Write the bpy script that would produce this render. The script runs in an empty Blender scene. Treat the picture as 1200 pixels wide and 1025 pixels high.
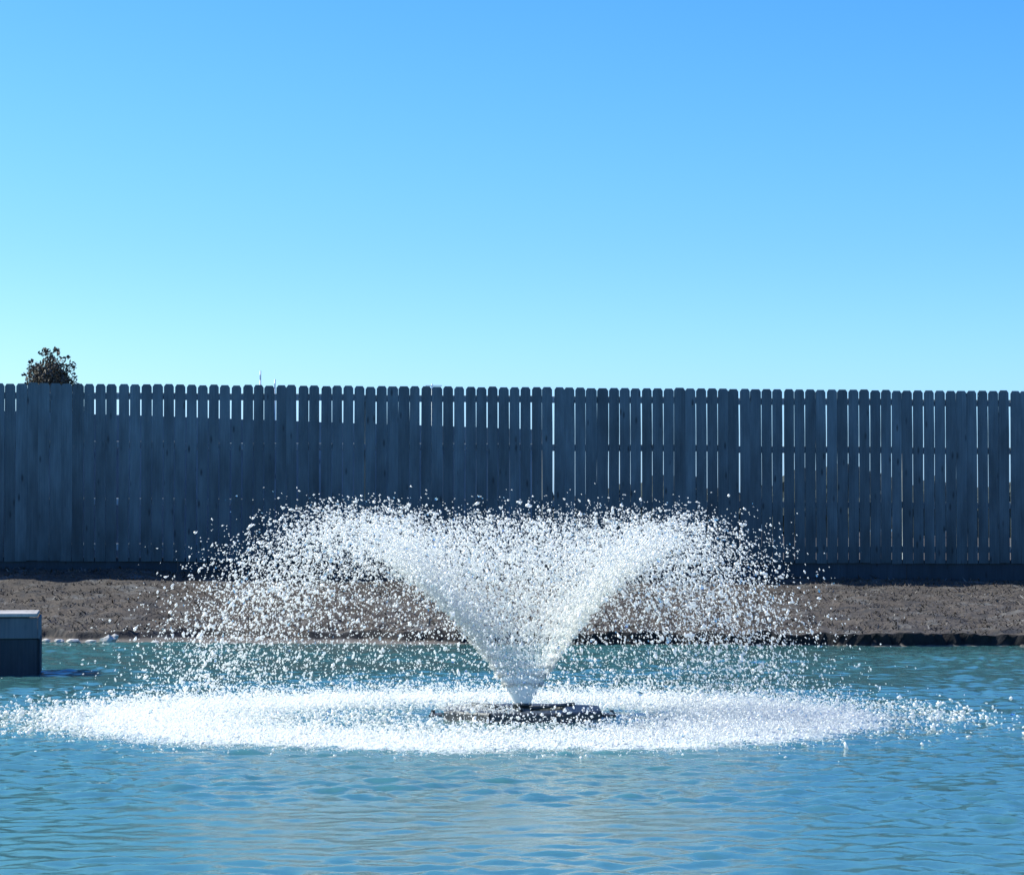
import bpy, math, random
import numpy as np
from mathutils import Vector

# ------------------------------------------------------------------ camera, world, sun, exposure
SC = bpy.context.scene
COL = SC.collection
rng = np.random.default_rng(7)
random.seed(7)
R = math.radians

cam_d = bpy.data.cameras.new('camera')
cam = bpy.data.objects.new('camera', cam_d)
COL.objects.link(cam)
cam_d.sensor_width = 36.0
cam_d.lens = 93.0
cam_d.clip_start = 0.1
cam_d.clip_end = 5000.0
cam.location = (0.0, 0.0, 1.25)
cam.rotation_euler = (R(92.02), 0.0, 0.0)
SC.camera = cam

SUN_EL, SUN_AZ = 42.0, -77.0          # sun high on the left, a little behind the fence
world = bpy.data.worlds.new('World')
SC.world = world
world.use_nodes = True
nt = world.node_tree
bg = nt.nodes['Background']
bg.inputs['Strength'].default_value = 0.060
sky = nt.nodes.new('ShaderNodeTexSky')
sky.sky_type = 'NISHITA'
sky.sun_disc = False
sky.sun_elevation = R(SUN_EL)
sky.sun_rotation = R(SUN_AZ)
sep = nt.nodes.new('ShaderNodeSeparateColor')
comb = nt.nodes.new('ShaderNodeCombineColor')
nt.links.new(sky.outputs[0], sep.inputs[0])
for i, (g, a) in enumerate(((2.09, 2.02), (1.48, 1.98), (1.0, 2.35))):   # deep cyan-blue grade of the whole sky
    sc_ = nt.nodes.new('ShaderNodeMath'); sc_.operation = 'MULTIPLY'; sc_.inputs[1].default_value = 0.1
    pw = nt.nodes.new('ShaderNodeMath'); pw.operation = 'POWER'; pw.inputs[1].default_value = g
    ml = nt.nodes.new('ShaderNodeMath'); ml.operation = 'MULTIPLY'; ml.inputs[1].default_value = a * 10.0
    nt.links.new(sep.outputs[i], sc_.inputs[0]); nt.links.new(sc_.outputs[0], pw.inputs[0])
    mn = nt.nodes.new('ShaderNodeMath'); mn.operation = 'MINIMUM'; mn.inputs[1].default_value = 10.4
    nt.links.new(pw.outputs[0], ml.inputs[0]); nt.links.new(ml.outputs[0], mn.inputs[0]); nt.links.new(mn.outputs[0], comb.inputs[i])
# pale haze band hugging the horizon all the way round
tc_ = nt.nodes.new('ShaderNodeTexCoord'); sx_ = nt.nodes.new('ShaderNodeSeparateXYZ'); nt.links.new(tc_.outputs['Generated'], sx_.inputs[0])
mr_ = nt.nodes.new('ShaderNodeMapRange'); mr_.interpolation_type = 'SMOOTHSTEP'
mr_.inputs['From Min'].default_value = 0.0; mr_.inputs['From Max'].default_value = 0.115
mr_.inputs['To Min'].default_value = 0.34; mr_.inputs['To Max'].default_value = 0.0
nt.links.new(sx_.outputs[2], mr_.inputs['Value'])
hz = nt.nodes.new('ShaderNodeVectorMath'); hz.operation = 'SCALE'
ad_ = nt.nodes.new('ShaderNodeMath'); ad_.operation = 'ADD'; ad_.inputs[1].default_value = 1.0
nt.links.new(mr_.outputs[0], ad_.inputs[0]); nt.links.new(comb.outputs[0], hz.inputs[0]); nt.links.new(ad_.outputs[0], hz.inputs['Scale'])
nt.links.new(hz.outputs[0], bg.inputs['Color'])

sun_d = bpy.data.lights.new('sun', 'SUN')
sun_d.energy = 5.0
sun_d.angle = R(0.5)
sun_d.color = (1.0, 0.99, 0.91)
sun = bpy.data.objects.new('sun', sun_d)
COL.objects.link(sun)
sdir = Vector((math.sin(R(SUN_AZ)) * math.cos(R(SUN_EL)), math.cos(R(SUN_AZ)) * math.cos(R(SUN_EL)), math.sin(R(SUN_EL))))
sun.rotation_euler = sdir.to_track_quat('Z', 'Y').to_euler()
sun.location = (-20, 5, 20)

SC.view_settings.view_transform = 'Standard'
SC.view_settings.look = 'None'
SC.view_settings.exposure = 0.75
SC.view_settings.gamma = 1.0
SC.cycles.max_bounces = 10
SC.cycles.diffuse_bounces = 6
SC.cycles.transparent_max_bounces = 24
SC.cycles.use_denoising = True


# ------------------------------------------------------------------ helpers
def mesh_np(name, verts, faces, smooth=False):
    """faces: (M,k) int array, all the same k"""
    verts = np.asarray(verts, dtype=np.float32); faces = np.asarray(faces, dtype=np.int32)
    me = bpy.data.meshes.new(name)
    me.vertices.add(len(verts)); me.vertices.foreach_set('co', verts.ravel())
    m, k = faces.shape
    me.loops.add(m * k); me.loops.foreach_set('vertex_index', faces.ravel())
    me.polygons.add(m)
    me.polygons.foreach_set('loop_start', np.arange(0, m * k, k, dtype=np.int32))
    me.polygons.foreach_set('loop_total', np.full(m, k, dtype=np.int32))
    me.polygons.foreach_set('use_smooth', np.full(m, smooth))
    me.update(calc_edges=True)
    return me


def mesh_py(name, verts, faces, smooth=False):
    me = bpy.data.meshes.new(name)
    me.from_pydata([tuple(v) for v in verts], [], [tuple(f) for f in faces])
    me.update()
    if smooth:
        me.polygons.foreach_set('use_smooth', [True] * len(me.polygons))
    return me


def obj(name, me, mat=None, parent=None, loc=(0, 0, 0), rot=(0, 0, 0), **props):
    o = bpy.data.objects.new(name, me)
    COL.objects.link(o)
    o.location = loc; o.rotation_euler = rot
    if mat is not None and me is not None and not me.materials:
        me.materials.append(mat)
    if parent is not None:
        o.parent = parent
    for k, v in props.items():
        o[k] = v
    return o


def thing(name, label, cat, loc=(0, 0, 0), rot=(0, 0, 0), group=None):
    o = obj(name, None, loc=loc, rot=rot, label=label, category=cat)
    if group:
        o['group'] = group
    return o


class MB:
    """small mesh collector of bevel-edged boxes, tubes, prisms"""
    def __init__(s): s.v, s.f = [], []
    def add(s, v, f):
        n = len(s.v); s.v += [tuple(p) for p in v]; s.f += [tuple(i + n for i in q) for q in f]
    def box(s, x0, x1, y0, y1, z0, z1, b=0.0):
        if b <= 0:
            s.add([(x0, y0, z0), (x1, y0, z0), (x1, y1, z0), (x0, y1, z0), (x0, y0, z1), (x1, y0, z1), (x1, y1, z1), (x0, y1, z1)],
                  [(0, 3, 2, 1), (4, 5, 6, 7), (0, 1, 5, 4), (1, 2, 6, 5), (2, 3, 7, 6), (3, 0, 4, 7)])
            return
        rings = []
        for z, c in ((z0, b), (z0 + b, 0), (z1 - b, 0), (z1, b)):
            rings.append([(x0 + c, y0 + c, z), (x1 - c, y0 + c, z), (x1 - c, y1 - c, z), (x0 + c, y1 - c, z)])
        v = [p for r in rings for p in r]
        f = [(0, 3, 2, 1), (12, 13, 14, 15)]
        for r in range(3):
            for i in range(4):
                j = (i + 1) % 4
                f.append((r * 4 + i, r * 4 + j, r * 4 + 4 + j, r * 4 + 4 + i))
        s.add(v, f)
    def tube(s, pts, rad, n=8, cap=True):
        pts = [Vector(p) for p in pts]; v = []
        for i, p in enumerate(pts):
            d = (pts[min(i + 1, len(pts) - 1)] - pts[max(i - 1, 0)]).normalized()
            a = d.orthogonal().normalized(); b = d.cross(a)
            r = rad[i] if isinstance(rad, (list, tuple)) else rad
            v += [p + a * (r * math.cos(2 * math.pi * k / n)) + b * (r * math.sin(2 * math.pi * k / n)) for k in range(n)]
        f = []
        for i in range(len(pts) - 1):
            for k in range(n):
                j = (k + 1) % n
                f.append((i * n + k, i * n + j, (i + 1) * n + j, (i + 1) * n + k))
        if cap:
            f.append(tuple(range(n - 1, -1, -1))); f.append(tuple((len(pts) - 1) * n + k for k in range(n)))
        s.add(v, f)
    def lathe(s, prof, n=24, cx=0, cy=0):
        v = [(cx + r * math.cos(2 * math.pi * k / n), cy + r * math.sin(2 * math.pi * k / n), z) for r, z in prof for k in range(n)]
        f = []
        for i in range(len(prof) - 1):
            for k in range(n):
                j = (k + 1) % n
                f.append((i * n + k, i * n + j, (i + 1) * n + j, (i + 1) * n + k))
        f.append(tuple((len(prof) - 1) * n + k for k in range(n)))
        s.add(v, f)
    def mesh(s, name, smooth=False): return mesh_py(name, s.v, s.f, smooth)


class Sines:
    """cheap band-limited noise as a sum of random plane waves"""
    def __init__(s, n, lmin, lmax, seed, ax=1.0, ay=1.0):
        r = np.random.default_rng(seed)
        L = np.exp(r.uniform(np.log(lmin), np.log(lmax), n)); th = r.uniform(0, 2 * np.pi, n)
        s.kx = 2 * np.pi / L * np.cos(th) * ax; s.ky = 2 * np.pi / L * np.sin(th) * ay
        s.a = (L / lmax) ** 0.8; s.a /= np.sqrt((s.a ** 2).sum() / 2); s.p = r.uniform(0, 2 * np.pi, n)
    def __call__(s, x, y):
        o = np.zeros(np.broadcast(x, y).shape)
        for kx, ky, a, p in zip(s.kx, s.ky, s.a, s.p):
            o += a * np.sin(kx * x + ky * y + p)
        return o


# ------------------------------------------------------------------ node helpers and materials
def mat(name):
    m = bpy.data.materials.new(name); m.use_nodes = True
    t = m.node_tree
    return m, t, t.nodes['Principled BSDF'], t.nodes['Material Output']


def N(t, kind, **kw):
    n = t.nodes.new(kind)
    for k, v in kw.items():
        if k.startswith('i_'):
            n.inputs[k[2:].replace('_', ' ')].default_value = v
        else:
            setattr(n, k, v)
    return n


def ramp(t, src, stops):
    r = t.nodes.new('ShaderNodeValToRGB')
    e = r.color_ramp.elements
    while len(e) < len(stops): e.new(0.5)
    for q, (p, c) in zip(e, stops):
        q.position = p
        q.color = (c, c, c, 1) if isinstance(c, (int, float)) else (*c, 1)
    t.links.new(src, r.inputs[0])
    return r.outputs[0]


def noise(t, vec, scale, detail=4, rough=0.55):
    n = N(t, 'ShaderNodeTexNoise', i_Scale=scale, i_Detail=detail, i_Roughness=rough)
    if vec is not None: t.links.new(vec, n.inputs['Vector'])
    return n.outputs['Fac']


def math_(t, op, a, b=None, clamp=False):
    n = N(t, 'ShaderNodeMath', operation=op); n.use_clamp = clamp
    for i, q in enumerate((a, b)):
        if q is None: continue
        if isinstance(q, (int, float)): n.inputs[i].default_value = q
        else: t.links.new(q, n.inputs[i])
    return n.outputs[0]


def mix(t, fac, a, b, mode='MIX'):
    n = N(t, 'ShaderNodeMix', data_type='RGBA', blend_type=mode)
    for s, q in ((n.inputs[0], fac), (n.inputs[6], a), (n.inputs[7], b)):
        if isinstance(q, (int, float)): s.default_value = q
        elif isinstance(q, tuple): s.default_value = (*q, 1)
        else: t.links.new(q, s)
    return n.outputs[2]


def mapping(t, vec, scale, loc=None):
    n = N(t, 'ShaderNodeMapping'); n.inputs['Scale'].default_value = scale
    t.links.new(vec, n.inputs['Vector'])
    if loc is not None: t.links.new(loc, n.inputs['Location'])
    return n.outputs[0]


def bump(t, bsdf, h, strength, dist):
    b = N(t, 'ShaderNodeBump', i_Strength=strength, i_Distance=dist)
    t.links.new(h, b.inputs['Height']); t.links.new(b.outputs[0], bsdf.inputs['Normal'])


def wood_material(name, dark, light, zstain=True, contrast=1.0):
    m, t, p, out = mat(name)
    tc = N(t, 'ShaderNodeTexCoord'); oi = N(t, 'ShaderNodeObjectInfo')
    off = N(t, 'ShaderNodeCombineXYZ')
    for i in (0, 2):
        t.links.new(math_(t, 'MULTIPLY', oi.outputs['Random'], 40.0 + 17 * i), off.inputs[i])
    v = mapping(t, tc.outputs['Object'], (1, 1, 1), off.outputs[0])
    grain = noise(t, mapping(t, v, (55, 20, 1.6)), 1.0, 5, 0.6)
    blot = noise(t, mapping(t, v, (5, 5, 1.3)), 1.0, 3)
    base = ramp(t, grain, [(0.25, dark), (0.75, light)])
    val = N(t, 'ShaderNodeMapRange'); val.inputs['To Min'].default_value = 1 - 0.22 * contrast; val.inputs['To Max'].default_value = 1 + 0.18 * contrast
    t.links.new(oi.outputs['Random'], val.inputs['Value'])
    c1 = mix(t, 1.0, base, ramp(t, blot, [(0.3, 0.66), (0.7, 1.16)]), 'MULTIPLY')
    c2 = N(t, 'ShaderNodeVectorMath', operation='SCALE'); t.links.new(c1, c2.inputs[0]); t.links.new(val.outputs[0], c2.inputs['Scale'])
    vor = N(t, 'ShaderNodeTexVoronoi', i_Scale=1.0, i_Randomness=1.0)
    t.links.new(mapping(t, v, (8.5, 3.0, 2.6)), vor.inputs['Vector'])
    knot = ramp(t, vor.outputs['Distance'], [(0.06, 0.0), (0.17, 1.0)])
    col = mix(t, knot, tuple(0.42 * q for q in dark), c2.outputs[0])
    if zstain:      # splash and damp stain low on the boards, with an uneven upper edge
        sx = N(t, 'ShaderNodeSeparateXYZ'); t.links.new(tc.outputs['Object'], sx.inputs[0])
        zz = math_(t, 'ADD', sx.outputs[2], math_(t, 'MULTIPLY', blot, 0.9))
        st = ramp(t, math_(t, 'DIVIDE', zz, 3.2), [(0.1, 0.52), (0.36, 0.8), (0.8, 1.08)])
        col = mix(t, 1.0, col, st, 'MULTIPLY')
    t.links.new(col, p.inputs['Base Color'])
    p.inputs['Roughness'].default_value = 0.85
    bump(t, p, grain, 0.4, 0.004)
    return m


M = {}
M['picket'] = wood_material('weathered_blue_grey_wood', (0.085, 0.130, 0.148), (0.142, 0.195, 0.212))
M['rail'] = wood_material('rail_wood', (0.30, 0.37, 0.40), (0.42, 0.50, 0.53), False)
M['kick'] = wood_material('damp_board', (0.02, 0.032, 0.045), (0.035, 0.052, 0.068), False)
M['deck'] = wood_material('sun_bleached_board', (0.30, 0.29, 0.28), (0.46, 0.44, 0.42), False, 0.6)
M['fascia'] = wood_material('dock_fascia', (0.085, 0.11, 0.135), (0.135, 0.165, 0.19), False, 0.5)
M['skirt'] = wood_material('dock_skirt', (0.015, 0.026, 0.037), (0.03, 0.045, 0.06), False, 0.5)


def ground_material():
    m, t, p, out = mat('dormant_grass_soil')
    g = N(t, 'ShaderNodeNewGeometry')
    a = noise(t, mapping(t, g.outputs['Position'], (1, 1, 1)), 9.0, 6, 0.62)
    b = noise(t, mapping(t, g.outputs['Position'], (0.7, 0.5, 1)), 1.7, 4)
    c = noise(t, mapping(t, g.outputs['Position'], (1, 1, 1)), 55.0, 3, 0.6)
    grass = mix(t, ramp(t, a, [(0.32, 0.0), (0.68, 1.0)]), (0.026, 0.021, 0.017), (0.086, 0.069, 0.054))
    grass = mix(t, ramp(t, b, [(0.35, 0.0), (0.7, 0.55)]), grass, (0.048, 0.041, 0.034))
    pt = noise(t, mapping(t, g.outputs['Position'], (2.4, 2.6, 1)), 1.0, 6, 0.62)
    grass = mix(t, ramp(t, pt, [(0.34, 0.9), (0.46, 0.0)]), grass, (0.014, 0.016, 0.020))
    grass = mix(t, ramp(t, pt, [(0.54, 0.0), (0.68, 0.8)]), grass, (0.125, 0.13, 0.128))
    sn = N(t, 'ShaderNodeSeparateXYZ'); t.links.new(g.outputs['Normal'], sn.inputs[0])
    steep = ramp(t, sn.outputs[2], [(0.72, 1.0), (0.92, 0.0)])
    shaded_soil = mix(t, c, (0.006, 0.007, 0.009), (0.015, 0.015, 0.018))  # exposed bank soil, its colour taken near black to carry the undercut's shade
    col = mix(t, steep, grass, shaded_soil)
    sp = N(t, 'ShaderNodeSeparateXYZ'); t.links.new(g.outputs['Position'], sp.inputs[0])
    wet = ramp(t, math_(t, 'ADD', math_(t, 'MULTIPLY', sp.outputs[2], 6.0), math_(t, 'MULTIPLY', a, 0.2)), [(0.02, 1.0), (0.38, 0.0)])
    mud = mix(t, c, (0.09, 0.082, 0.072), (0.22, 0.20, 0.18))
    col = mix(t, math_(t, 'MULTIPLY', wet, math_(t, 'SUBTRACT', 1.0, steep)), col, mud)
    t.links.new(col, p.inputs['Base Color']); p.inputs['Roughness'].default_value = 0.95
    h = math_(t, 'ADD', a, math_(t, 'MULTIPLY', c, 0.35))
    bump(t, p, h, 0.8, 0.05)
    return m


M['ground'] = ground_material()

RING = (-0.27, 17.8)        # centre of the foamy ring (the wind carries the drops left)
FX, FY = 0.07, 17.8         # fountain nozzle


def water_material():
    m, t, p, out = mat('pond_water')
    g = N(t, 'ShaderNodeNewGeometry')
    pos = g.outputs['Position']
    p.inputs['Base Color'].default_value = (0.046, 0.136, 0.136, 1)
    p.inputs['Roughness'].default_value = 0.035
    p.inputs['IOR'].default_value = 1.333
    p.inputs['Subsurface Weight'].default_value = 0.8
    p.inputs['Subsurface Radius'].default_value = (0.8, 1.0, 1.1)
    p.inputs['Subsurface Scale'].default_value = 0.8
    fine = noise(t, mapping(t, pos, (14, 26, 14)), 1.0, 4, 0.6)
    bump(t, p, fine, 0.30, 0.006)
    # white froth where the drops land
    c = N(t, 'ShaderNodeVectorMath', operation='SUBTRACT'); c.inputs[1].default_value = (RING[0], RING[1], 0)
    t.links.new(pos, c.inputs[0])
    c2 = N(t, 'ShaderNodeVectorMath', operation='MULTIPLY'); c2.inputs[1].default_value = (1, 1, 0); t.links.new(c.outputs[0], c2.inputs[0])
    ln = N(t, 'ShaderNodeVectorMath', operation='LENGTH'); t.links.new(c2.outputs[0], ln.inputs[0])
    wob = math_(t, 'MULTIPLY', math_(t, 'SUBTRACT', noise(t, pos, 1.6, 3), 0.5), 0.9)
    r = math_(t, 'DIVIDE', math_(t, 'ADD', ln.outputs['Value'], wob), 4.0)
    dens = ramp(t, r, [(0.05, 0.50), (0.28, 0.48), (0.42, 0.64), (0.56, 0.82), (0.64, 0.68), (0.72, 0.42), (0.83, 0.18), (0.99, 0.0)])
    spk = noise(t, mapping(t, pos, (34, 26, 26)), 1.0, 6, 0.75)
    f = math_(t, 'ADD', math_(t, 'SUBTRACT', dens, 0.5), spk)
    f = ramp(t, f, [(0.50, 0.0), (0.68, 1.0)])
    f = math_(t, 'MULTIPLY', f, ramp(t, dens, [(0.02, 0.0), (0.15, 1.0)]))
    foam = N(t, 'ShaderNodeBsdfPrincipled'); foam.inputs['Base Color'].default_value = (0.88, 0.94, 0.92, 1); foam.inputs['Roughness'].default_value = 0.7
    b = N(t, 'ShaderNodeBump', i_Strength=1.0, i_Distance=0.05); t.links.new(spk, b.inputs['Height']); t.links.new(b.outputs[0], foam.inputs['Normal'])
    ms = N(t, 'ShaderNodeMixShader')
    t.links.new(f, ms.inputs[0]); t.links.new(p.outputs[0], ms.inputs[1]); t.links.new(foam.outputs[0], ms.inputs[2])
    t.links.new(ms.outputs[0], out.inputs['Surface'])
    return m


M['water'] = water_material()


def drop_material(name, clear_share, see=0.42, col=(0.98, 0.985, 0.95)):
    """aerated water: white scattering blobs, a share of them clear"""
    m, t, p, out = mat(name)
    d = N(t, 'ShaderNodeBsdfDiffuse'); d.inputs['Color'].default_value = (*col, 1)
    tr = N(t, 'ShaderNodeBsdfTranslucent'); tr.inputs['Color'].default_value = (*col, 1)
    a = N(t, 'ShaderNodeMixShader'); a.inputs[0].default_value = 0.42
    t.links.new(d.outputs[0], a.inputs[1]); t.links.new(tr.outputs[0], a.inputs[2])
    gl = N(t, 'ShaderNodeBsdfGlossy', i_Roughness=0.32); tp = N(t, 'ShaderNodeBsdfTransparent')
    e = N(t, 'ShaderNodeMixShader'); e.inputs[0].default_value = see; t.links.new(a.outputs[0], e.inputs[1]); t.links.new(tp.outputs[0], e.inputs[2])
    b = N(t, 'ShaderNodeMixShader'); b.inputs[0].default_value = 0.16; t.links.new(e.outputs[0], b.inputs[1]); t.links.new(gl.outputs[0], b.inputs[2])
    gs = N(t, 'ShaderNodeBsdfGlass', i_Roughness=0.05, i_IOR=1.33); gs.inputs['Color'].default_value = (0.9, 0.97, 1, 1)
    at = N(t, 'ShaderNodeAttribute', attribute_name='clear')
    c = N(t, 'ShaderNodeMixShader')
    t.links.new(math_(t, 'LESS_THAN', at.outputs['Fac'], clear_share), c.inputs[0])
    t.links.new(b.outputs[0], c.inputs[1]); t.links.new(gs.outputs[0], c.inputs[2])
    t.links.new(c.outputs[0], out.inputs['Surface'])
    return m


M['drop'] = drop_material('water_drops', 0.04)
M['splash'] = drop_material('splash_drops', 0.03, 0.30)


def jet_material():
    m, t, p, out = mat('water_sheet')
    tc = N(t, 'ShaderNodeTexCoord')
    sx = N(t, 'ShaderNodeSeparateXYZ'); t.links.new(tc.outputs['Object'], sx.inputs[0])
    ang = math_(t, 'ARCTAN2', sx.outputs[1], sx.outputs[0])
    cv = N(t, 'ShaderNodeCombineXYZ'); t.links.new(math_(t, 'MULTIPLY', ang, 9.0), cv.inputs[0]); t.links.new(math_(t, 'MULTIPLY', sx.outputs[2], 5.0), cv.inputs[1])
    st = noise(t, cv.outputs[0], 1.6, 5, 0.65)
    d = N(t, 'ShaderNodeBsdfDiffuse'); d.inputs['Color'].default_value = (0.84, 0.95, 0.96, 1)
    tr = N(t, 'ShaderNodeBsdfTranslucent'); tr.inputs['Color'].default_value = (0.86, 0.96, 0.97, 1)
    a = N(t, 'ShaderNodeMixShader'); a.inputs[0].default_value = 0.5
    t.links.new(d.outputs[0], a.inputs[1]); t.links.new(tr.outputs[0], a.inputs[2])
    tp = N(t, 'ShaderNodeBsdfTransparent')
    fade = ramp(t, sx.outputs[2], [(0.05, 0.16), (0.30, 0.0), (0.55, -0.35)])
    al = math_(t, 'ADD', st, math_(t, 'SUBTRACT', math_(t, 'MULTIPLY', fade, 2.0), math_(t, 'MULTIPLY', sx.outputs[2], 0.45)))
    al = math_(t, 'MULTIPLY', ramp(t, al, [(0.26, 0.0), (0.56, 1.0)]), 0.85)
    c = N(t, 'ShaderNodeMixShader'); t.links.new(al, c.inputs[0]); t.links.new(tp.outputs[0], c.inputs[1]); t.links.new(a.outputs[0], c.inputs[2])
    t.links.new(c.outputs[0], out.inputs['Surface'])
    return m


M['jet'] = jet_material()


def simple(name, col, rough=0.6, var=0.3, scale=12, metal=0.0, bstr=0.3):
    m, t, p, out = mat(name)
    tc = N(t, 'ShaderNodeTexCoord')
    n = noise(t, tc.outputs['Object'], scale, 5, 0.6)
    t.links.new(ramp(t, n, [(0.3, tuple(c * (1 - var) for c in col)), (0.7, tuple(min(1, c * (1 + var)) for c in col))]), p.inputs['Base Color'])
    p.inputs['Roughness'].default_value = rough; p.inputs['Metallic'].default_value = metal
    bump(t, p, n, bstr, 0.01)
    return m


M['float'] = simple('float_plastic', (0.045, 0.052, 0.060), 0.5, 0.45, 25)
M['steel'] = simple('nozzle_steel', (0.08, 0.09, 0.10), 0.35, 0.2, 30, 0.8)
M['stone'] = simple('pale_stone', (0.44, 0.42, 0.39), 0.85, 0.3, 20, 0, 0.6)
M['mast'] = simple('galvanised_mast', (0.55, 0.66, 0.72), 0.6, 0.1, 2)
M['old_board'] = wood_material('neighbour_fence_wood', (0.16, 0.21, 0.24), (0.23, 0.29, 0.32), False)
M['leaf'] = simple('brown_green_leaves', (0.085, 0.075, 0.055), 0.7, 0.5, 6)
M['bark'] = simple('bark', (0.07, 0.06, 0.05), 0.9, 0.3, 30)
M['wood_far'] = simple('far_foliage', (0.02, 0.034, 0.036), 0.9, 0.5, 0.6)


def grass_material():
    m, t, p, out = mat('dry_grass_blades')
    at = N(t, 'ShaderNodeAttribute', attribute_name='tone')
    c = ramp(t, at.outputs['Fac'], [(0.0, (0.010, 0.012, 0.014)), (0.35, (0.038, 0.030, 0.023)), (0.75, (0.076, 0.062, 0.050)), (1.0, (0.17, 0.165, 0.155))])
    t.links.new(c, p.inputs['Base Color']); p.inputs['Roughness'].default_value = 0.8
    return m


M['grass'] = grass_material()

# ------------------------------------------------------------------ ground: one sheet, pond basin, cut bank, lawn, far plain
wob = Sines(14, 0.5, 4.0, 11)
wob_f = Sines(22, 0.08, 0.5, 12)
rough_s = Sines(30, 0.12, 1.4, 13, 1.0, 1.6)
shelf = Sines(12, 0.7, 3.5, 14)


def water_line(x): return 29.25 - 0.098 * np.clip(x, -40, 40) + 0.05 * wob(x, 0 * x)
def fence_y(x): return 35.25 + 0.081 * x
def fence_base(x): return 0.665 - 0.014 * np.clip(x, -12, 12)


def ss(a, b, x):
    q = np.clip((x - a) / (b - a), 0, 1); return q * q * (3 - 2 * q)


def ground_z(x, y):
    x = np.asarray(x, float); y = np.asarray(y, float)
    yw = water_line(x); s = y - yw
    left = 1 - ss(-3.5, 0.5, x)                                   # flatter, broken lip on the left
    wb = 0.05 + left * (0.40 + 0.16 * shelf(x, 0 * x)) + 0.03 * wob_f(x, 0 * x)      # little shelf of pale silt
    wb = np.clip(wb, 0.03, 1.0)
    hs = 0.115 - 0.04 * left + 0.012 * wob_f(x + 5, 0 * x) + left * 0.012 * shelf(x + 9, 0 * x)
    z = np.where(s < 0, np.maximum(s * 0.35, -0.8), np.minimum(s * 0.12, 0.035))
    scarp = ss(0, 1, (s - wb) / (0.035 + 0.07 * left))
    z = z + scarp * hs
    sf = fence_y(np.clip(x, -40, 40)) - yw
    q = np.clip((s - wb) / np.maximum(sf - wb, 0.5), 0, 1)
    top = fence_base(x) - 0.035 - hs
    z = z + np.where(s > wb, top * (0.9 * q + 0.1 * q * q), 0)
    z = z + np.where(s > wb + 0.03, 0.013 * rough_s(x, y) * np.clip(1 - (s - sf) / 20, 0.0, 1) * ss(0.0, 0.35, s - wb), 0)
    # the near bank the photographer stands on, and the pond's ends
    z = np.where(y < 3.2, np.clip((3.2 - y) * 0.25 - 0.1, -0.5, 0.12), z)
    z = np.where((np.abs(x) > 45) & (y < 60), np.maximum(z, np.clip((np.abs(x) - 45) * 0.2, -1, 0.5)), z)
    return z


def lin(a, b, st): return np.arange(a, b, st)
gx = np.unique(np.round(np.concatenate([[-1500, -900, -500, -300, -200, -140, -100, -80, -65, -55, -50, -46], lin(-45, -9, 1.0), lin(-9, 9, 0.06), lin(9, 45, 1.0), [45, 46, 50, 55, 65, 80, 100, 140, 200, 300, 500, 900, 1500]]), 3))
gy = np.unique(np.round(np.concatenate([[-800, -300, -100, -40, -20, -10, -5, -2, 0], lin(1, 5, 0.4), lin(5, 27.5, 2.0), lin(27.5, 28.2, 0.15), lin(28.2, 31.0, 0.028), lin(31.0, 37.2, 0.085), lin(37.2, 60, 1.2), [62, 75, 100, 150, 250, 400, 700, 1100, 1800, 3000]]), 3))
X, Y = np.meshgrid(gx, gy)
Z = ground_z(X, Y)
# turf lip hanging out over the undercut bank
sl = Y - water_line(X) - 0.06
lip = np.exp(-np.maximum(sl - 0.03, 0) / 0.12) * (sl > 0.0) * ss(0.075, 0.11, Z) * (0.25 + 0.75 * ss(-3.5, 0.5, X)) * (sl < 0.6)
Y = Y - lip * (0.085 + 0.02 * wob_f(X, 0 * X))


def grid_faces(nx, ny):
    i = np.arange(nx * ny).reshape(ny, nx)
    return np.stack([i[:-1, :-1], i[:-1, 1:], i[1:, 1:], i[1:, :-1]], -1).reshape(-1, 4)


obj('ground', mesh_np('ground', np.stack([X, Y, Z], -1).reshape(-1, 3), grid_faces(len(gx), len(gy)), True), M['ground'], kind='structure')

# ------------------------------------------------------------------ water sheet with real ripples
wx = np.unique(np.round(np.concatenate([[-46, -36, -28, -22, -17, -13, -10.5, -9], lin(-8, -6, 0.12), lin(-6, 6, 0.032), lin(6, 8, 0.12), [8, 9, 10.5, 13, 17, 22, 28, 36, 46]]), 3))
wy = np.unique(np.round(np.concatenate([[2.6, 4, 5.5, 7], lin(7.5, 9, 0.1), lin(9, 16, 0.026), lin(16, 24, 0.034), lin(24, 31, 0.055), [31.0, 32.5, 35.5]]), 3))
X, Y = np.meshgrid(wx, wy)
Z = np.zeros_like(X)
r_ = np.random.default_rng(3)
for k in range(190):        # wind ripples, crests lying mostly across the view
    L = math.exp(r_.uniform(math.log(0.09), math.log(0.40)))
    th = math.pi / 2 + r_.normal(0, 0.85)
    a = 0.00052 * (L / 0.2) ** 0.7
    kk = 2 * math.pi / L
    Z += a * np.sin(kk * (math.cos(th) * X + math.sin(th) * Y) + r_.uniform(0, 6.28))
rr = np.hypot(X - RING[0], Y - RING[1])
amp = 1.0 + 0.25 * np.exp(-((rr - 2.4) / 0.9) ** 2)
patch = 0.75 + 0.25 * Sines(10, 1.5, 6, 21)(X, Y) * 0.8
Z = Z * amp * np.clip(patch, 0.35, 1.3)
for k in range(10):         # rings running out from the falling water
    L = r_.uniform(0.16, 0.42)
    Z += 0.0011 * np.sin(2 * math.pi / L * rr + r_.uniform(0, 6.28) + 0.5 * wob(X, Y)) * np.exp(-np.maximum(rr - 2.5, 0) / 2.2) * ss(0.5, 2.0, rr)
Z += 0.006 * Sines(40, 0.09, 0.3, 33)(X, Y) * np.exp(-((rr - 2.3) / 0.75) ** 2)
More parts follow.
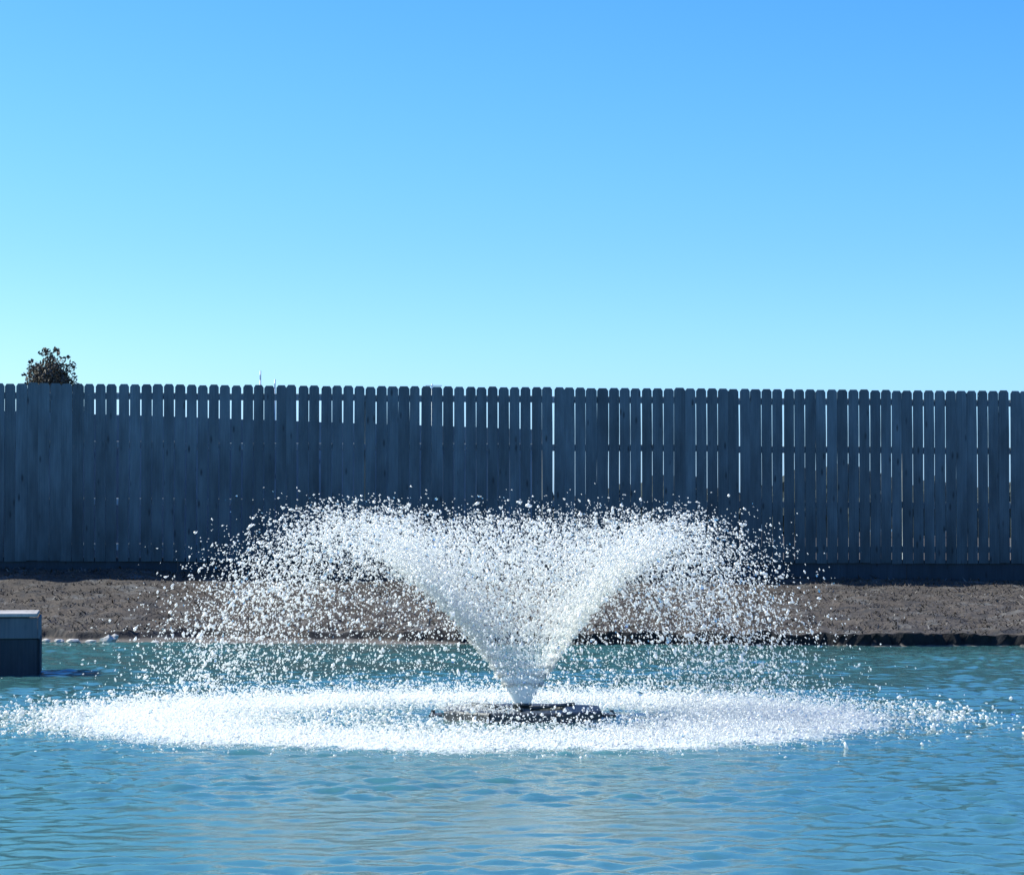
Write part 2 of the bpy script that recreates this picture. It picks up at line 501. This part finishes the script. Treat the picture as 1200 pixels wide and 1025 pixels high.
obj('pond_water', mesh_np('pond_water', np.stack([X, Y, Z], -1).reshape(-1, 3), grid_faces(len(wx), len(wy)), True), M['water'], kind='structure')

# ------------------------------------------------------------------ dry grass blades on the bank
n = 62000
bx = rng.uniform(-8.6, 8.6, n); by = rng.uniform(28.0, 36.0, n)
s = by - water_line(bx); zz = ground_z(bx, by)
keep = (zz > 0.085) & (s > 0.06) & (by < fence_y(bx) + 0.05)
clump = Sines(26, 0.12, 1.2, 41, 1.0, 2.2)(bx, by)
keep &= clump + rng.normal(0, 0.8, n) > -0.35
edge = (s < 0.9) | (fence_y(bx) - by < 0.25)
bx, by, zz, clump, edge = bx[keep], by[keep], zz[keep], clump[keep], edge[keep]
n = len(bx)
h = rng.gamma(4, 0.0035, n) + 0.006 + edge * rng.uniform(0, 0.02, n); h *= 1 + 0.25 * np.clip(clump, -1, 1)
w = rng.uniform(0.004, 0.013, n); az = rng.uniform(0, np.pi, n)
lean = rng.normal(0, 1.3, (n, 2)) * h[:, None]
b0 = np.stack([bx, by, zz - 0.005], -1); d = np.stack([np.cos(az) * w, np.sin(az) * w, 0 * w], -1)
tip = b0 + np.stack([lean[:, 0], lean[:, 1], h], -1)
V = np.stack([b0 - d, b0 + d, tip + d * 0.5, tip - d * 0.3], 1).reshape(-1, 3)
F = np.arange(4 * n).reshape(n, 4)
me = mesh_np('dry_grass', V, F)
at = me.attributes.new('tone', 'FLOAT', 'FACE'); at.data.foreach_set('value', np.clip(0.45 + 0.2 * clump + rng.normal(0, 0.16, n), 0, 1).astype(np.float32))
obj('dry_grass', me, M['grass'], label='short dormant brown grass covering the pond bank', category='grass', kind='stuff')


# ------------------------------------------------------------------ the picket fence
ang = math.atan(0.081)
fence = thing('picket_fence', 'tall weathered dog-eared wooden picket fence running along the pond bank', 'fence', (0, 35.25, 0.0), (0, 0, ang))
ca = math.cos(ang)
PL = 2.335          # picket length


def picket_mesh(k):
    r = random.Random(100 + k)
    w = (0.1350, 0.1335, 0.1375, 0.1385, 0.1325, 0.1355, 0.1485, 0.1480)[k] / 2
    c, th = 0.034, 0.016
    lv = [0.0, 0.6, 1.2, 1.75, PL - c, PL]
    bow = [r.uniform(-0.0022, 0.0022) for _ in lv]
    wv = [w + r.uniform(-0.0016, 0.0016) for _ in lv]; wv[-1] = w - c * 0.75; wv[-2] = w - 0.002
    cup = [r.uniform(-0.003, 0.003) for _ in lv]
    v, f = [], []
    for z, b_, q, cu in zip(lv, bow, wv, cup):
        v += [(b_ - q, cu, z), (b_ + q, cu, z), (b_ + q, cu + th, z), (b_ - q, cu + th, z)]
    for i in range(len(lv) - 1):
        for j in range(4):
            l = (j + 1) % 4
            f.append((i * 4 + j, i * 4 + l, i * 4 + 4 + l, i * 4 + 4 + j))
    f += [(0, 3, 2, 1), tuple(len(v) - 4 + i for i in range(4))]
    return mesh_py('picket', v, f)


PM = [picket_mesh(k) for k in range(8)]
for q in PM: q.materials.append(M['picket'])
PITCH = 0.1478


def px_of(x):       # used only to know which gaps of the row are closed (boards touching)
    return 600 + 3100 * x / (35.25 + 0.081 * x)


i0 = -62
xs = [i * PITCH + 0.035 for i in range(i0, 64)]
for i, xl in enumerate(xs):
    x = xl * ca
    p = px_of(x)
    r = random.random()
    wide = False
    if p < 96: wide = not (2 < p < 12) and r < 0.88
    elif 452 < p < 468 or 500 < p < 513: wide = True
    elif p > 640: wide = r < 0.07
    else: wide = r < 0.02
    k = random.choice((6, 7)) if wide else (random.randrange(6) if p < 640 else random.choice((2, 3, 5, 0, 2, 3)))
    top = 3.165 - 0.0036 * x + random.gauss(0, 0.004)
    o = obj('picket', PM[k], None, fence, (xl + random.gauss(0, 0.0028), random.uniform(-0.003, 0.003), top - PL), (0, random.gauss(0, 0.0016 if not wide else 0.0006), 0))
    o.scale.x = random.uniform(0.985, 1.02) if p < 640 else random.uniform(0.99, 1.032)

rails = [(3.005, 'rail'), (2.36, 'rail'), (1.62, 'rail'), (1.02, 'rail')]
nb = 8
seg = 2.44
for s_i in range(nb):
    xa = -9.3 + s_i * seg; xb = xa + seg
    for zc, nm in rails:
        mb = MB(); mb.box(-seg / 2 + 0.003, seg / 2 - 0.003, 0.0, 0.038, -0.045, 0.045, 0.004)
        o = obj('rail', mb.mesh('rail') if not bpy.data.meshes.get('rail') else bpy.data.meshes['rail'], M['rail'], fence, ((xa + xb) / 2, 0.0185, zc + random.uniform(-0.006, 0.006) - 0.0036 * (xa + xb) / 2))
    xm = (xa + xb) / 2
    zb = float(fence_base(np.array(xm * ca)))
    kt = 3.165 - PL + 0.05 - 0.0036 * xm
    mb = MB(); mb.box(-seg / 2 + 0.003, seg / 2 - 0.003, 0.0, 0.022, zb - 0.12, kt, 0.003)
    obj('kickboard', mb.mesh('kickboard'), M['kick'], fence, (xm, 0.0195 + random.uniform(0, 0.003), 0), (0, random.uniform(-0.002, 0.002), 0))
for s_i in range(nb + 1):
    if not bpy.data.meshes.get('post'):
        mb = MB(); mb.box(-0.045, 0.045, 0.0, 0.09, 0.2, 3.05, 0.005); pm_ = mb.mesh('post'); pm_.materials.append(M['rail'])
    obj('post', bpy.data.meshes['post'], None, fence, (-9.3 + s_i * seg, 0.064, 0))

# ------------------------------------------------------------------ neighbour's side fence seen dark through the slits
a0, a1 = Vector((-7.7, 36.28, 0)), Vector((0.56, 43.7, 0))
L = (a1 - a0).length; dr = (a1 - a0).normalized()
nf = thing('board_fence', 'dark closed board fence of the neighbouring yard, glimpsed through slits of the picket fence', 'fence', tuple(a0), (0, 0, math.atan2(dr.y, dr.x)))
mb = MB(); mb.box(-0.0745, 0.0745, 0, 0.02, 0.4, 2.92, 0.003); bm_ = mb.mesh('board'); bm_.materials.append(M['old_board'])
for i in range(int(L / 0.15) + 1):
    obj('board', bm_, None, nf, (0.075 + i * 0.15, random.uniform(-0.002, 0.002), random.uniform(-0.004, 0.004)))
for z in (1.0, 1.8, 2.6):
    mb = MB(); mb.box(0.0, L, 0.024, 0.062, z - 0.045, z + 0.045, 0.003); obj('rail', mb.mesh('side_rail'), M['old_board'], nf)

# ------------------------------------------------------------------ far wood on the plain
V, F = [], []
ico_me = bpy.data.meshes.new('tmp')
import bmesh
bm = bmesh.new(); bmesh.ops.create_icosphere(bm, subdivisions=1, radius=1.0); bm.to_mesh(ico_me)
I0V = np.array([v.co[:] for v in ico_me.vertices]); I0F = np.array([p.vertices[:] for p in ico_me.polygons])
bm.clear(); bmesh.ops.create_icosphere(bm, subdivisions=2, radius=1.0); bm.to_mesh(ico_me)
I1V = np.array([v.co[:] for v in ico_me.vertices]); I1F = np.array([p.vertices[:] for p in ico_me.polygons])
bm.free(); bpy.data.meshes.remove(ico_me)


def scatter_np(centers, base_v, base_f, radii, stretch=None, dirs=None, jit=0.0):
    n, k = len(centers), len(base_v)
    v = np.repeat(base_v[None], n, 0)
    if jit > 0:
        v = v * (1 + rng.uniform(-jit, jit, (n, k, 1)))
    if stretch is not None:
        dt = np.einsum('nki,ni->nk', v, dirs)
        v = v + (stretch[:, None] - 1)[..., None] * dt[..., None] * dirs[:, None, :]
    radii = np.asarray(radii)
    v = v * (radii[:, None, None] if radii.ndim == 1 else radii[:, None, :]) + centers[:, None, :]
    f = (base_f[None] + (np.arange(n) * k)[:, None, None]).reshape(-1, 3)
    return v.reshape(-1, 3), f


def scatter(centers, base_v, base_f, radii, jit=0.0, smooth=True, name='m'):
    v, f = scatter_np(centers, base_v, base_f, radii, jit=jit)
    return mesh_np(name, v, f, smooth)


n = 900
tx = rng.uniform(-170, 170, n); ty = rng.uniform(285, 330, n)
hh = 4.6 + 2.2 * Sines(9, 12, 60, 51)(tx, 0 * tx) * 0.6 + rng.uniform(-1, 0.8, n)
cen = np.stack([tx, ty, rng.uniform(0.4, 1.0, n) * hh], -1)
rad = rng.uniform(1.1, 2.6, n)[:, None] * np.array([1.2, 1.2, 1.0])
obj('far_wood', scatter(cen, I1V, I1F, rad, jit=0.25, smooth=False, name='far_wood'), M['wood_far'],
    label='far dark line of woodland behind the picket fence', category='woodland', kind='stuff')

# ------------------------------------------------------------------ tree top over the fence (left)
tree = thing('tree', 'small bushy brown-grey tree whose rounded crown pokes above the left end of the fence', 'tree', (-8.72, 50.0, 1.36))
tree.scale = (0.88, 0.88, 0.9)
mb = MB()
mb.tube([(0, 0, -0.95), (0.03, 0, 0.9), (-0.02, 0.02, 1.9), (0.0, 0, 2.7)], [0.07, 0.055, 0.045, 0.03], 8)
tips = []
r = random.Random(5)
for k in range(26):
    a = r.uniform(0, 6.28); z0 = r.uniform(1.5, 2.7); L_ = r.uniform(0.35, 0.62)
    e = Vector((math.cos(a) * L_, math.sin(a) * L_, z0 + r.uniform(0.25, 0.7)))
    if e.z > 3.35: e.z = 3.35
    md = Vector((e.x * 0.5, e.y * 0.5, (z0 + e.z) / 2 - 0.03))
    mb.tube([(0, 0, z0), md, e], [0.016, 0.011, 0.005], 5); tips.append(e)
obj('trunk', mb.mesh('trunk', True), M['bark'], tree)
pts = []
while len(pts) < 15000:
    u = np.array([r.gauss(0, 1) for _ in range(3)]); u /= np.linalg.norm(u)
    rad = r.random() ** 0.45
    q = u * rad * np.array([0.62, 0.62, 1.0])
    lump = 1 + 0.10 * math.sin(5 * u[0] + 2) + 0.10 * math.sin(6 * u[2] + 3 * u[0]) + 0.08 * math.sin(9 * u[1] + 1)
    q *= lump
    if q[2] > 0.75 and rad > 0.8 and abs(math.sin(7 * q[0] + 4 * q[2]) * math.cos(6 * q[1] + 2 * q[0])) > 0.7: continue
    pts.append(q + np.array([0, 0, 2.62]))
for k in range(26):         # loose sprigs beyond the outline
    a = r.uniform(0.1, 3.04); c = np.array([math.cos(a) * 0.62, r.uniform(-0.3, 0.3), 2.62 + math.sin(a) * 1.07])
    for _ in range(9): pts.append(c + np.array([r.gauss(0, 0.022) for _ in range(3)]))
for k in range(3):
    c = np.array([-0.68 + 0.15 * k, r.uniform(-0.1, 0.1), 2.86 + r.uniform(-0.04, 0.06)])
    for _ in range(12): pts.append(c + np.array([r.gauss(0, 0.025) for _ in range(3)]))
P = np.array(pts); n = len(P)
u = rng.normal(size=(n, 3)); u /= np.linalg.norm(u, axis=1)[:, None]
w_ = np.cross(u, rng.normal(size=(n, 3))); w_ /= np.linalg.norm(w_, axis=1)[:, None]
l = rng.uniform(0.022, 0.05, n)[:, None]
V = np.stack([P - u * l, P + w_ * l * 0.5, P + u * l, P - w_ * l * 0.5], 1).reshape(-1, 3)
obj('crown', mesh_np('crown', V, np.arange(4 * n).reshape(n, 4)), M['leaf'], tree)

# ------------------------------------------------------------------ two thin masts and a pole far behind
for x, zt, lab in ((-19.05, 13.35, 'taller, left one of the two thin grey masts rising above the fence'),
                   (-17.95, 12.7, 'shorter, right one of the two thin grey masts rising above the fence')):
    ms_ = thing('mast', lab, 'mast', (x, 200, 0.6), group='thin masts beyond the fence')
    mb = MB(); mb.tube([(0, 0, 0), (0, 0, zt * 0.6), (0, 0, zt - 0.6)], [0.10, 0.075, 0.055], 8); obj('pole', mb.mesh('pole', True), M['mast'], ms_)
    mb = MB(); mb.box(-0.05, 0.05, -0.05, 0.05, zt - 1.3, zt - 0.9, 0.01); obj('antenna', mb.mesh('antenna'), M['mast'], ms_)
up = thing('utility_pole', 'distant utility pole whose crossarm just clears the fence top left of centre', 'utility pole', (-6.05, 200, 0.6))
mb = MB(); mb.tube([(0, 0, 0), (0, 0, 11.76)], [0.10, 0.05], 8); obj('pole', mb.mesh('pole', True), M['mast'], up)
mb = MB(); mb.box(-0.5, 0.75, -0.04, 0.04, 11.60, 11.66, 0.01); obj('crossarm', mb.mesh('crossarm'), M['mast'], up)

# ------------------------------------------------------------------ dock corner on the left
dock = thing('dock', 'low dark box-sided dock with pale sunlit top, in the water at left edge', 'dock', (-4.10, 23.0, 0), (0, 0, R(9.0)))
W = 2.6
for k in range(7):
    mb = MB(); mb.box(-W, 0.0, 0.0, 0.142, 0, 0.03, 0.003)
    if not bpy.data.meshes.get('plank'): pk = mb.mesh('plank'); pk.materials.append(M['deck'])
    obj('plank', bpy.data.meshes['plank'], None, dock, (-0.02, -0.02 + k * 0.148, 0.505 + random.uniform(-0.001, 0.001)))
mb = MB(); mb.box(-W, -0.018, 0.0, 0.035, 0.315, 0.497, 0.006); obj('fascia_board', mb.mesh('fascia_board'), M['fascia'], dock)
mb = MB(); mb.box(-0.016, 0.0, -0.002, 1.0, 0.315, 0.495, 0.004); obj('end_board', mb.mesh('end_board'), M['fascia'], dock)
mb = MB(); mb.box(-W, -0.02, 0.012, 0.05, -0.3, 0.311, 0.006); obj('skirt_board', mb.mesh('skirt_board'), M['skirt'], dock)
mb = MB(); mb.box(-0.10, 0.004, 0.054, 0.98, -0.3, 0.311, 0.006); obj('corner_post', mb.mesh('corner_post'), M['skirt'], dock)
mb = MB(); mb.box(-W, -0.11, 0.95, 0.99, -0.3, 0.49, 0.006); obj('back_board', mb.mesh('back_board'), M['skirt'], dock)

# ------------------------------------------------------------------ pale stones along the left waterline
def stone(px, w_, h_, lab, dz=0.0, seed=0):
    D = float(water_line(np.array((px - 600) / 3100 * 29.5))) - 0.02
    x = (px - 600) / 3100 * D
    r = np.random.default_rng(seed)
    v = I1V * np.array([w_ / 2, w_ * 0.35, h_ / 2.6]) * (1 + r.uniform(-0.32, 0.32, (len(I1V), 1)))
    v[:, 2] = np.maximum(v[:, 2], -h_ * 0.4)
    o = obj('stone', mesh_np('stone', v, I1F, False), M['stone'], None, (x, D, dz + h_ * 0.22), (0, 0, r.uniform(-0.3, 0.3)), label=lab, category='stone')
    o['group'] = 'pale stones along the waterline'
stone(55, 0.085, 0.07, 'small pale stone at the waterline touching the dock corner', seed=1)
stone(70, 0.11, 0.065, 'pale flat stone at the waterline, second from the dock', seed=2)
stone(87, 0.16, 0.07, 'long pale flat stone at the waterline, third from the dock', seed=3)
stone(107, 0.13, 0.055, 'pale flat stone just left of the large white rock', seed=4)
stone(182, 0.10, 0.05, 'lone pale stone at the waterline right of the large white rock', seed=5)
rock = thing('rock', 'largest white rock at the waterline, jagged with a raised right side', 'rock', ((128 - 600) / 3100 * 29.6, 29.55, 0))
r2 = np.random.default_rng(9)
v = I1V * np.array([0.085, 0.07, 0.060]) * (1 + r2.uniform(-0.32, 0.32, (len(I1V), 1))) + np.array([0, 0, 0.03])
v[:, 2] += np.clip(v[:, 0], -0.05, 0.1) * 0.2
obj('lump', mesh_np('lump', v, I1F), M['stone'], rock)
v = I0V * np.array([0.05, 0.04, 0.04]) * (1 + r2.uniform(-0.2, 0.2, (len(I0V), 1))) + np.array([0.075, 0.01, 0.065])
obj('lump', mesh_np('lump', v, I0F), M['stone'], rock)

# ------------------------------------------------------------------ the floating fountain
ft = thing('floating_fountain', 'dark floating fountain with a flat ring-shaped float spraying in the middle of the pond', 'fountain', (FX, FY, 0))
NS = 8
for k in range(NS):
    a0_, a1_ = 2 * math.pi * (k + 0.5) / NS + 0.012, 2 * math.pi * (k + 1.5) / NS - 0.012
    ro, ri = 0.565, 0.30
    mb = MB(); v = []
    for z, c in ((-0.05, 0.0), (0.050, 0.0), (0.062, 0.012)):
        for rad, s_ in ((ro - c, 1), (ri + c, -1)):
            for a in ((a0_, a1_) if s_ > 0 else (a1_, a0_)):
                v.append((rad * math.cos(a), rad * math.sin(a), z + 0.004 * math.sin(3 * a)))
    f = [(3, 2, 1, 0), (8, 9, 10, 11)]
    for q in range(2):
        for i in range(4):
            j = (i + 1) % 4; f.append((q * 4 + i, q * 4 + j, q * 4 + 4 + j, q * 4 + 4 + i))
    mb.add(v, f)
    obj('float_segment', mb.mesh('float_segment'), M['float'], ft)
for s_ in (-1, 1):
    mb = MB(); x0, x1 = sorted((s_ * 0.535, s_ * 0.625)); mb.box(x0, x1, -0.09, 0.09, -0.03, 0.028, 0.006)
    mb.tube([(s_ * 0.60, 0, 0.028), (s_ * 0.60, 0, 0.05)], 0.014, 8)
    obj('mooring_lug', mb.mesh('mooring_lug'), M['float'], ft)
for k in range(3):
    a = 2 * math.pi * k / 3 + 0.5
    mb = MB(); mb.tube([(0.05 * math.cos(a), 0.05 * math.sin(a), 0.055), (0.40 * math.cos(a), 0.40 * math.sin(a), 0.078)], 0.012, 6)
    obj('strut', mb.mesh('strut', True), M['steel'], ft)
mb = MB(); mb.lathe([(0.11, -0.2), (0.11, 0.02), (0.10, 0.035), (0.055, 0.04), (0.05, 0.075), (0.062, 0.08), (0.062, 0.095), (0.05, 0.10)], 20)
obj('nozzle', mb.mesh('nozzle', True), M['steel'], ft)

# drop flight: ballistic with drag and a light wind to the left
def fly(n, t_lo, t_hi, th_m=63.5, th_s=2.6, v_m=5.88, v_s=0.15, jit=1.0, fan=0.12):
    th = np.radians(rng.normal(th_m, th_s, n)); v = rng.normal(v_m, v_s, n); ph = rng.uniform(0, 2 * np.pi, n)
    two = rng.random(n) < fan           # the nozzle throws two denser fans, left and right
    ph = np.where(two, np.where(rng.random(n) < 0.5, 0.0, np.pi) + rng.normal(0, 0.42, n), ph)
    v = v * (1 + 0.035 * np.abs(np.sin(ph))) * (1 + 0.035 * np.sin(5 * ph + 0.7) + 0.03 * np.sin(11 * ph))
    v = np.minimum(v, rng.normal(5.52, 0.13, n) / np.sin(th))       # all drops top out at nearly one height
    kd = np.exp(rng.normal(np.log(0.15), 0.28, n))
    tt = t_lo + (t_hi - t_lo) * rng.random(n)
    pos = np.stack([0.05 * np.cos(ph), 0.05 * np.sin(ph), np.full(n, 0.10)], -1)
    vel = np.stack([v * np.cos(th) * np.cos(ph), v * np.cos(th) * np.sin(ph), v * np.sin(th)], -1)
    outp = pos.copy(); outv = vel.copy(); land = np.full((n, 2), np.nan)
    wind = np.array([-1.1, 0.0, 0.0]); dt = 0.0125; t = 0.0
    rec = np.zeros(n, bool); dead = np.zeros(n, bool)
    while t < 1.5:
        rel = vel - wind
        vel = vel + dt * (-kd[:, None] * np.linalg.norm(rel, axis=1)[:, None] * rel + np.array([0, 0, -9.81]))
        pos = pos + dt * vel; t += dt
        hit = (pos[:, 2] < 0) & ~dead
        land[hit] = pos[hit, :2]; dead |= hit
        now = (tt <= t) & ~rec
        outp[now] = pos[now]; outv[now] = vel[now]; rec |= now
    ok = outp[:, 2] > 0.015
    p_ = outp[ok] + rng.normal(0, 0.035, (ok.sum(), 3)) * (0.25 + tt[ok, None]) * jit
    p_[:, 2] = np.maximum(p_[:, 2], 0.01)
    return p_, outv[ok], land[~np.isnan(land[:, 0])]


OCT = (np.array([(1, 0, 0), (-1, 0, 0), (0, 1, 0), (0, -1, 0), (0, 0, 1), (0, 0, -1)], float) * 1.1, np.array([(0, 2, 4), (2, 1, 4), (1, 3, 4), (3, 0, 4), (2, 0, 5), (1, 2, 5), (3, 1, 5), (0, 3, 5)]))


def drops(name, P, Vv, rad, st_hi, label, cat, m, parent=None):
    d = Vv / np.linalg.norm(Vv, axis=1)[:, None]
    d = d + rng.normal(0, 0.45, d.shape); d /= np.linalg.norm(d, axis=1)[:, None]
    st = rng.uniform(1.0, st_hi, len(P)); vs, fs, cl, off = [], [], [], 0
    big = rad > 0.0056
    for sel, (bv, bf) in ((big, (I0V, I0F)), (~big, OCT)):      # fewer facets on the tiny drops
        if not sel.any(): continue
        v_, f_ = scatter_np(P[sel], bv, bf, rad[sel], st[sel], d[sel], 0.42)
        vs.append(v_); fs.append(f_ + off); off += len(v_)
        cl.append(np.repeat(rng.random(int(sel.sum())), len(bf)))
    me = mesh_np(name, np.concatenate(vs), np.concatenate(fs), True)
    at = me.attributes.new('clear', 'FLOAT', 'FACE')
    at.data.foreach_set('value', np.concatenate(cl).astype(np.float32))
    return obj(name, me, m, parent, (FX, FY, 0), label=label, category=cat, kind='stuff')


P1, V1, LAND = fly(74000, 0.09, 1.2, 62.5, 3.6, 6.1, 0.42)
R1 = np.clip(np.exp(rng.normal(np.log(0.0034), 0.45, len(P1))), 0.0022, 0.0105)
P2, V2, _ = fly(19000, 0.012, 0.30, 60.3, 1.3, 6.3, 0.16, 0.7, 0.50)
R2 = np.clip(np.exp(rng.normal(np.log(0.0042), 0.35, len(P2))), 0.002, 0.009)
drops('water_spray', np.concatenate([P1, P2]), np.concatenate([V1, V2]), np.concatenate([R1, R2]), 2.5,
      'white spray of water drops thrown up in a wide V above the fountain', 'spray', M['drop'])

# smooth sheet of water leaving the nozzle
prof = []
for i in range(24):
    t = i * 0.009
    prof.append((0.05 + 6.2 * math.cos(R(62.5)) * t, 0.09 + 6.2 * math.sin(R(62.5)) * t - 4.9 * t * t))
V, F = [], []
na = 64
for i, (rad, z) in enumerate(prof):
    for k in range(na):
        a = 2 * math.pi * k / na; w_ = 1 + 0.04 * i / 24 * math.sin(7 * a) + 0.03 * i / 24 * math.sin(17 * a + 1)
        V.append((rad * w_ * math.cos(a), rad * w_ * math.sin(a), z))
for i in range(len(prof) - 1):
    for k in range(na):
        j = (k + 1) % na; F.append((i * na + k, i * na + j, (i + 1) * na + j, (i + 1) * na + k))
obj('water_jet', mesh_py('water_jet', V, F, True), M['jet'], None, (FX, FY, 0), label='smooth pale cone of water rising from the nozzle of the fountain', category='water jet')

# splashes where the drops land
idx = rng.integers(0, len(LAND), 26000)
q = LAND[idx] + rng.normal(0, 0.20, (26000, 2))
out_ = q / np.linalg.norm(q, axis=1)[:, None]
q = q + out_ * rng.exponential(0.12, 26000)[:, None]
zz = rng.exponential(0.035, 26000) * (1 - 0.5 * ss(2.6, 3.4, np.linalg.norm(q, axis=1))) + 0.004
P3 = np.concatenate([q, zz[:, None]], 1)
R3 = np.clip(np.exp(rng.normal(np.log(0.0034), 0.45, len(P3))), 0.002, 0.016)
# inner, thinner splashes and spatter on and around the float
n = 5000
a = rng.uniform(0, 2 * np.pi, n); rr = np.sqrt(rng.uniform(0.95 ** 2, 2.0 ** 2, n))
P4 = np.stack([rr * np.cos(a), rr * np.sin(a), rng.exponential(0.02, n) + 0.004], -1)
R4 = np.clip(np.exp(rng.normal(np.log(0.0048), 0.4, n)), 0.002, 0.012)
n = 700
a = rng.uniform(2.2, 4.6, n); rr = rng.uniform(0.25, 0.58, n)
P5 = np.stack([rr * np.cos(a), rr * np.sin(a), 0.062 + rng.exponential(0.014, n)], -1)
R5 = rng.uniform(0.002, 0.006, n)
n = 1500            # scattered white drops standing in for sun glints on the outer ripples
a = np.where(rng.random(n) < 0.78, np.pi, 0) + rng.normal(0, 0.28, n); rr = 2.7 + rng.exponential(0.28, n) + 0.25 * (np.cos(a) < 0)
P7 = np.stack([rr * np.cos(a), rr * np.sin(a), rng.exponential(0.02, n) + 0.004], -1)
R7 = np.clip(np.exp(rng.normal(np.log(0.0058), 0.4, n)), 0.003, 0.017)
P = np.concatenate([P3, P4, P5, P7]); Vv = rng.normal(0, 1, P.shape) * np.array([1.6, 1.6, 0.5])
q = LAND[rng.integers(0, len(LAND), 26000)] + rng.normal(0, 0.20, (26000, 2))
P6 = np.concatenate([q, rng.exponential(0.028, 26000)[:, None] + 0.003], 1)
P6 = P6[np.hypot(P6[:, 0], P6[:, 1]) > 0.9]
drops('fine_splash', P6, rng.normal(0, 1, P6.shape), rng.uniform(0.0022, 0.0042, len(P6)), 1.8,
      'fine mist of tiny splash droplets low over the foamy ring on the pond', 'splash', M['splash'])
drops('splash_ring', P, Vv, np.concatenate([R3, R4, R5, R7]), 2.4,
      'bright ring of splashes where the fountain water falls back on the pond, edged with drops standing for glints', 'splash', M['splash'])
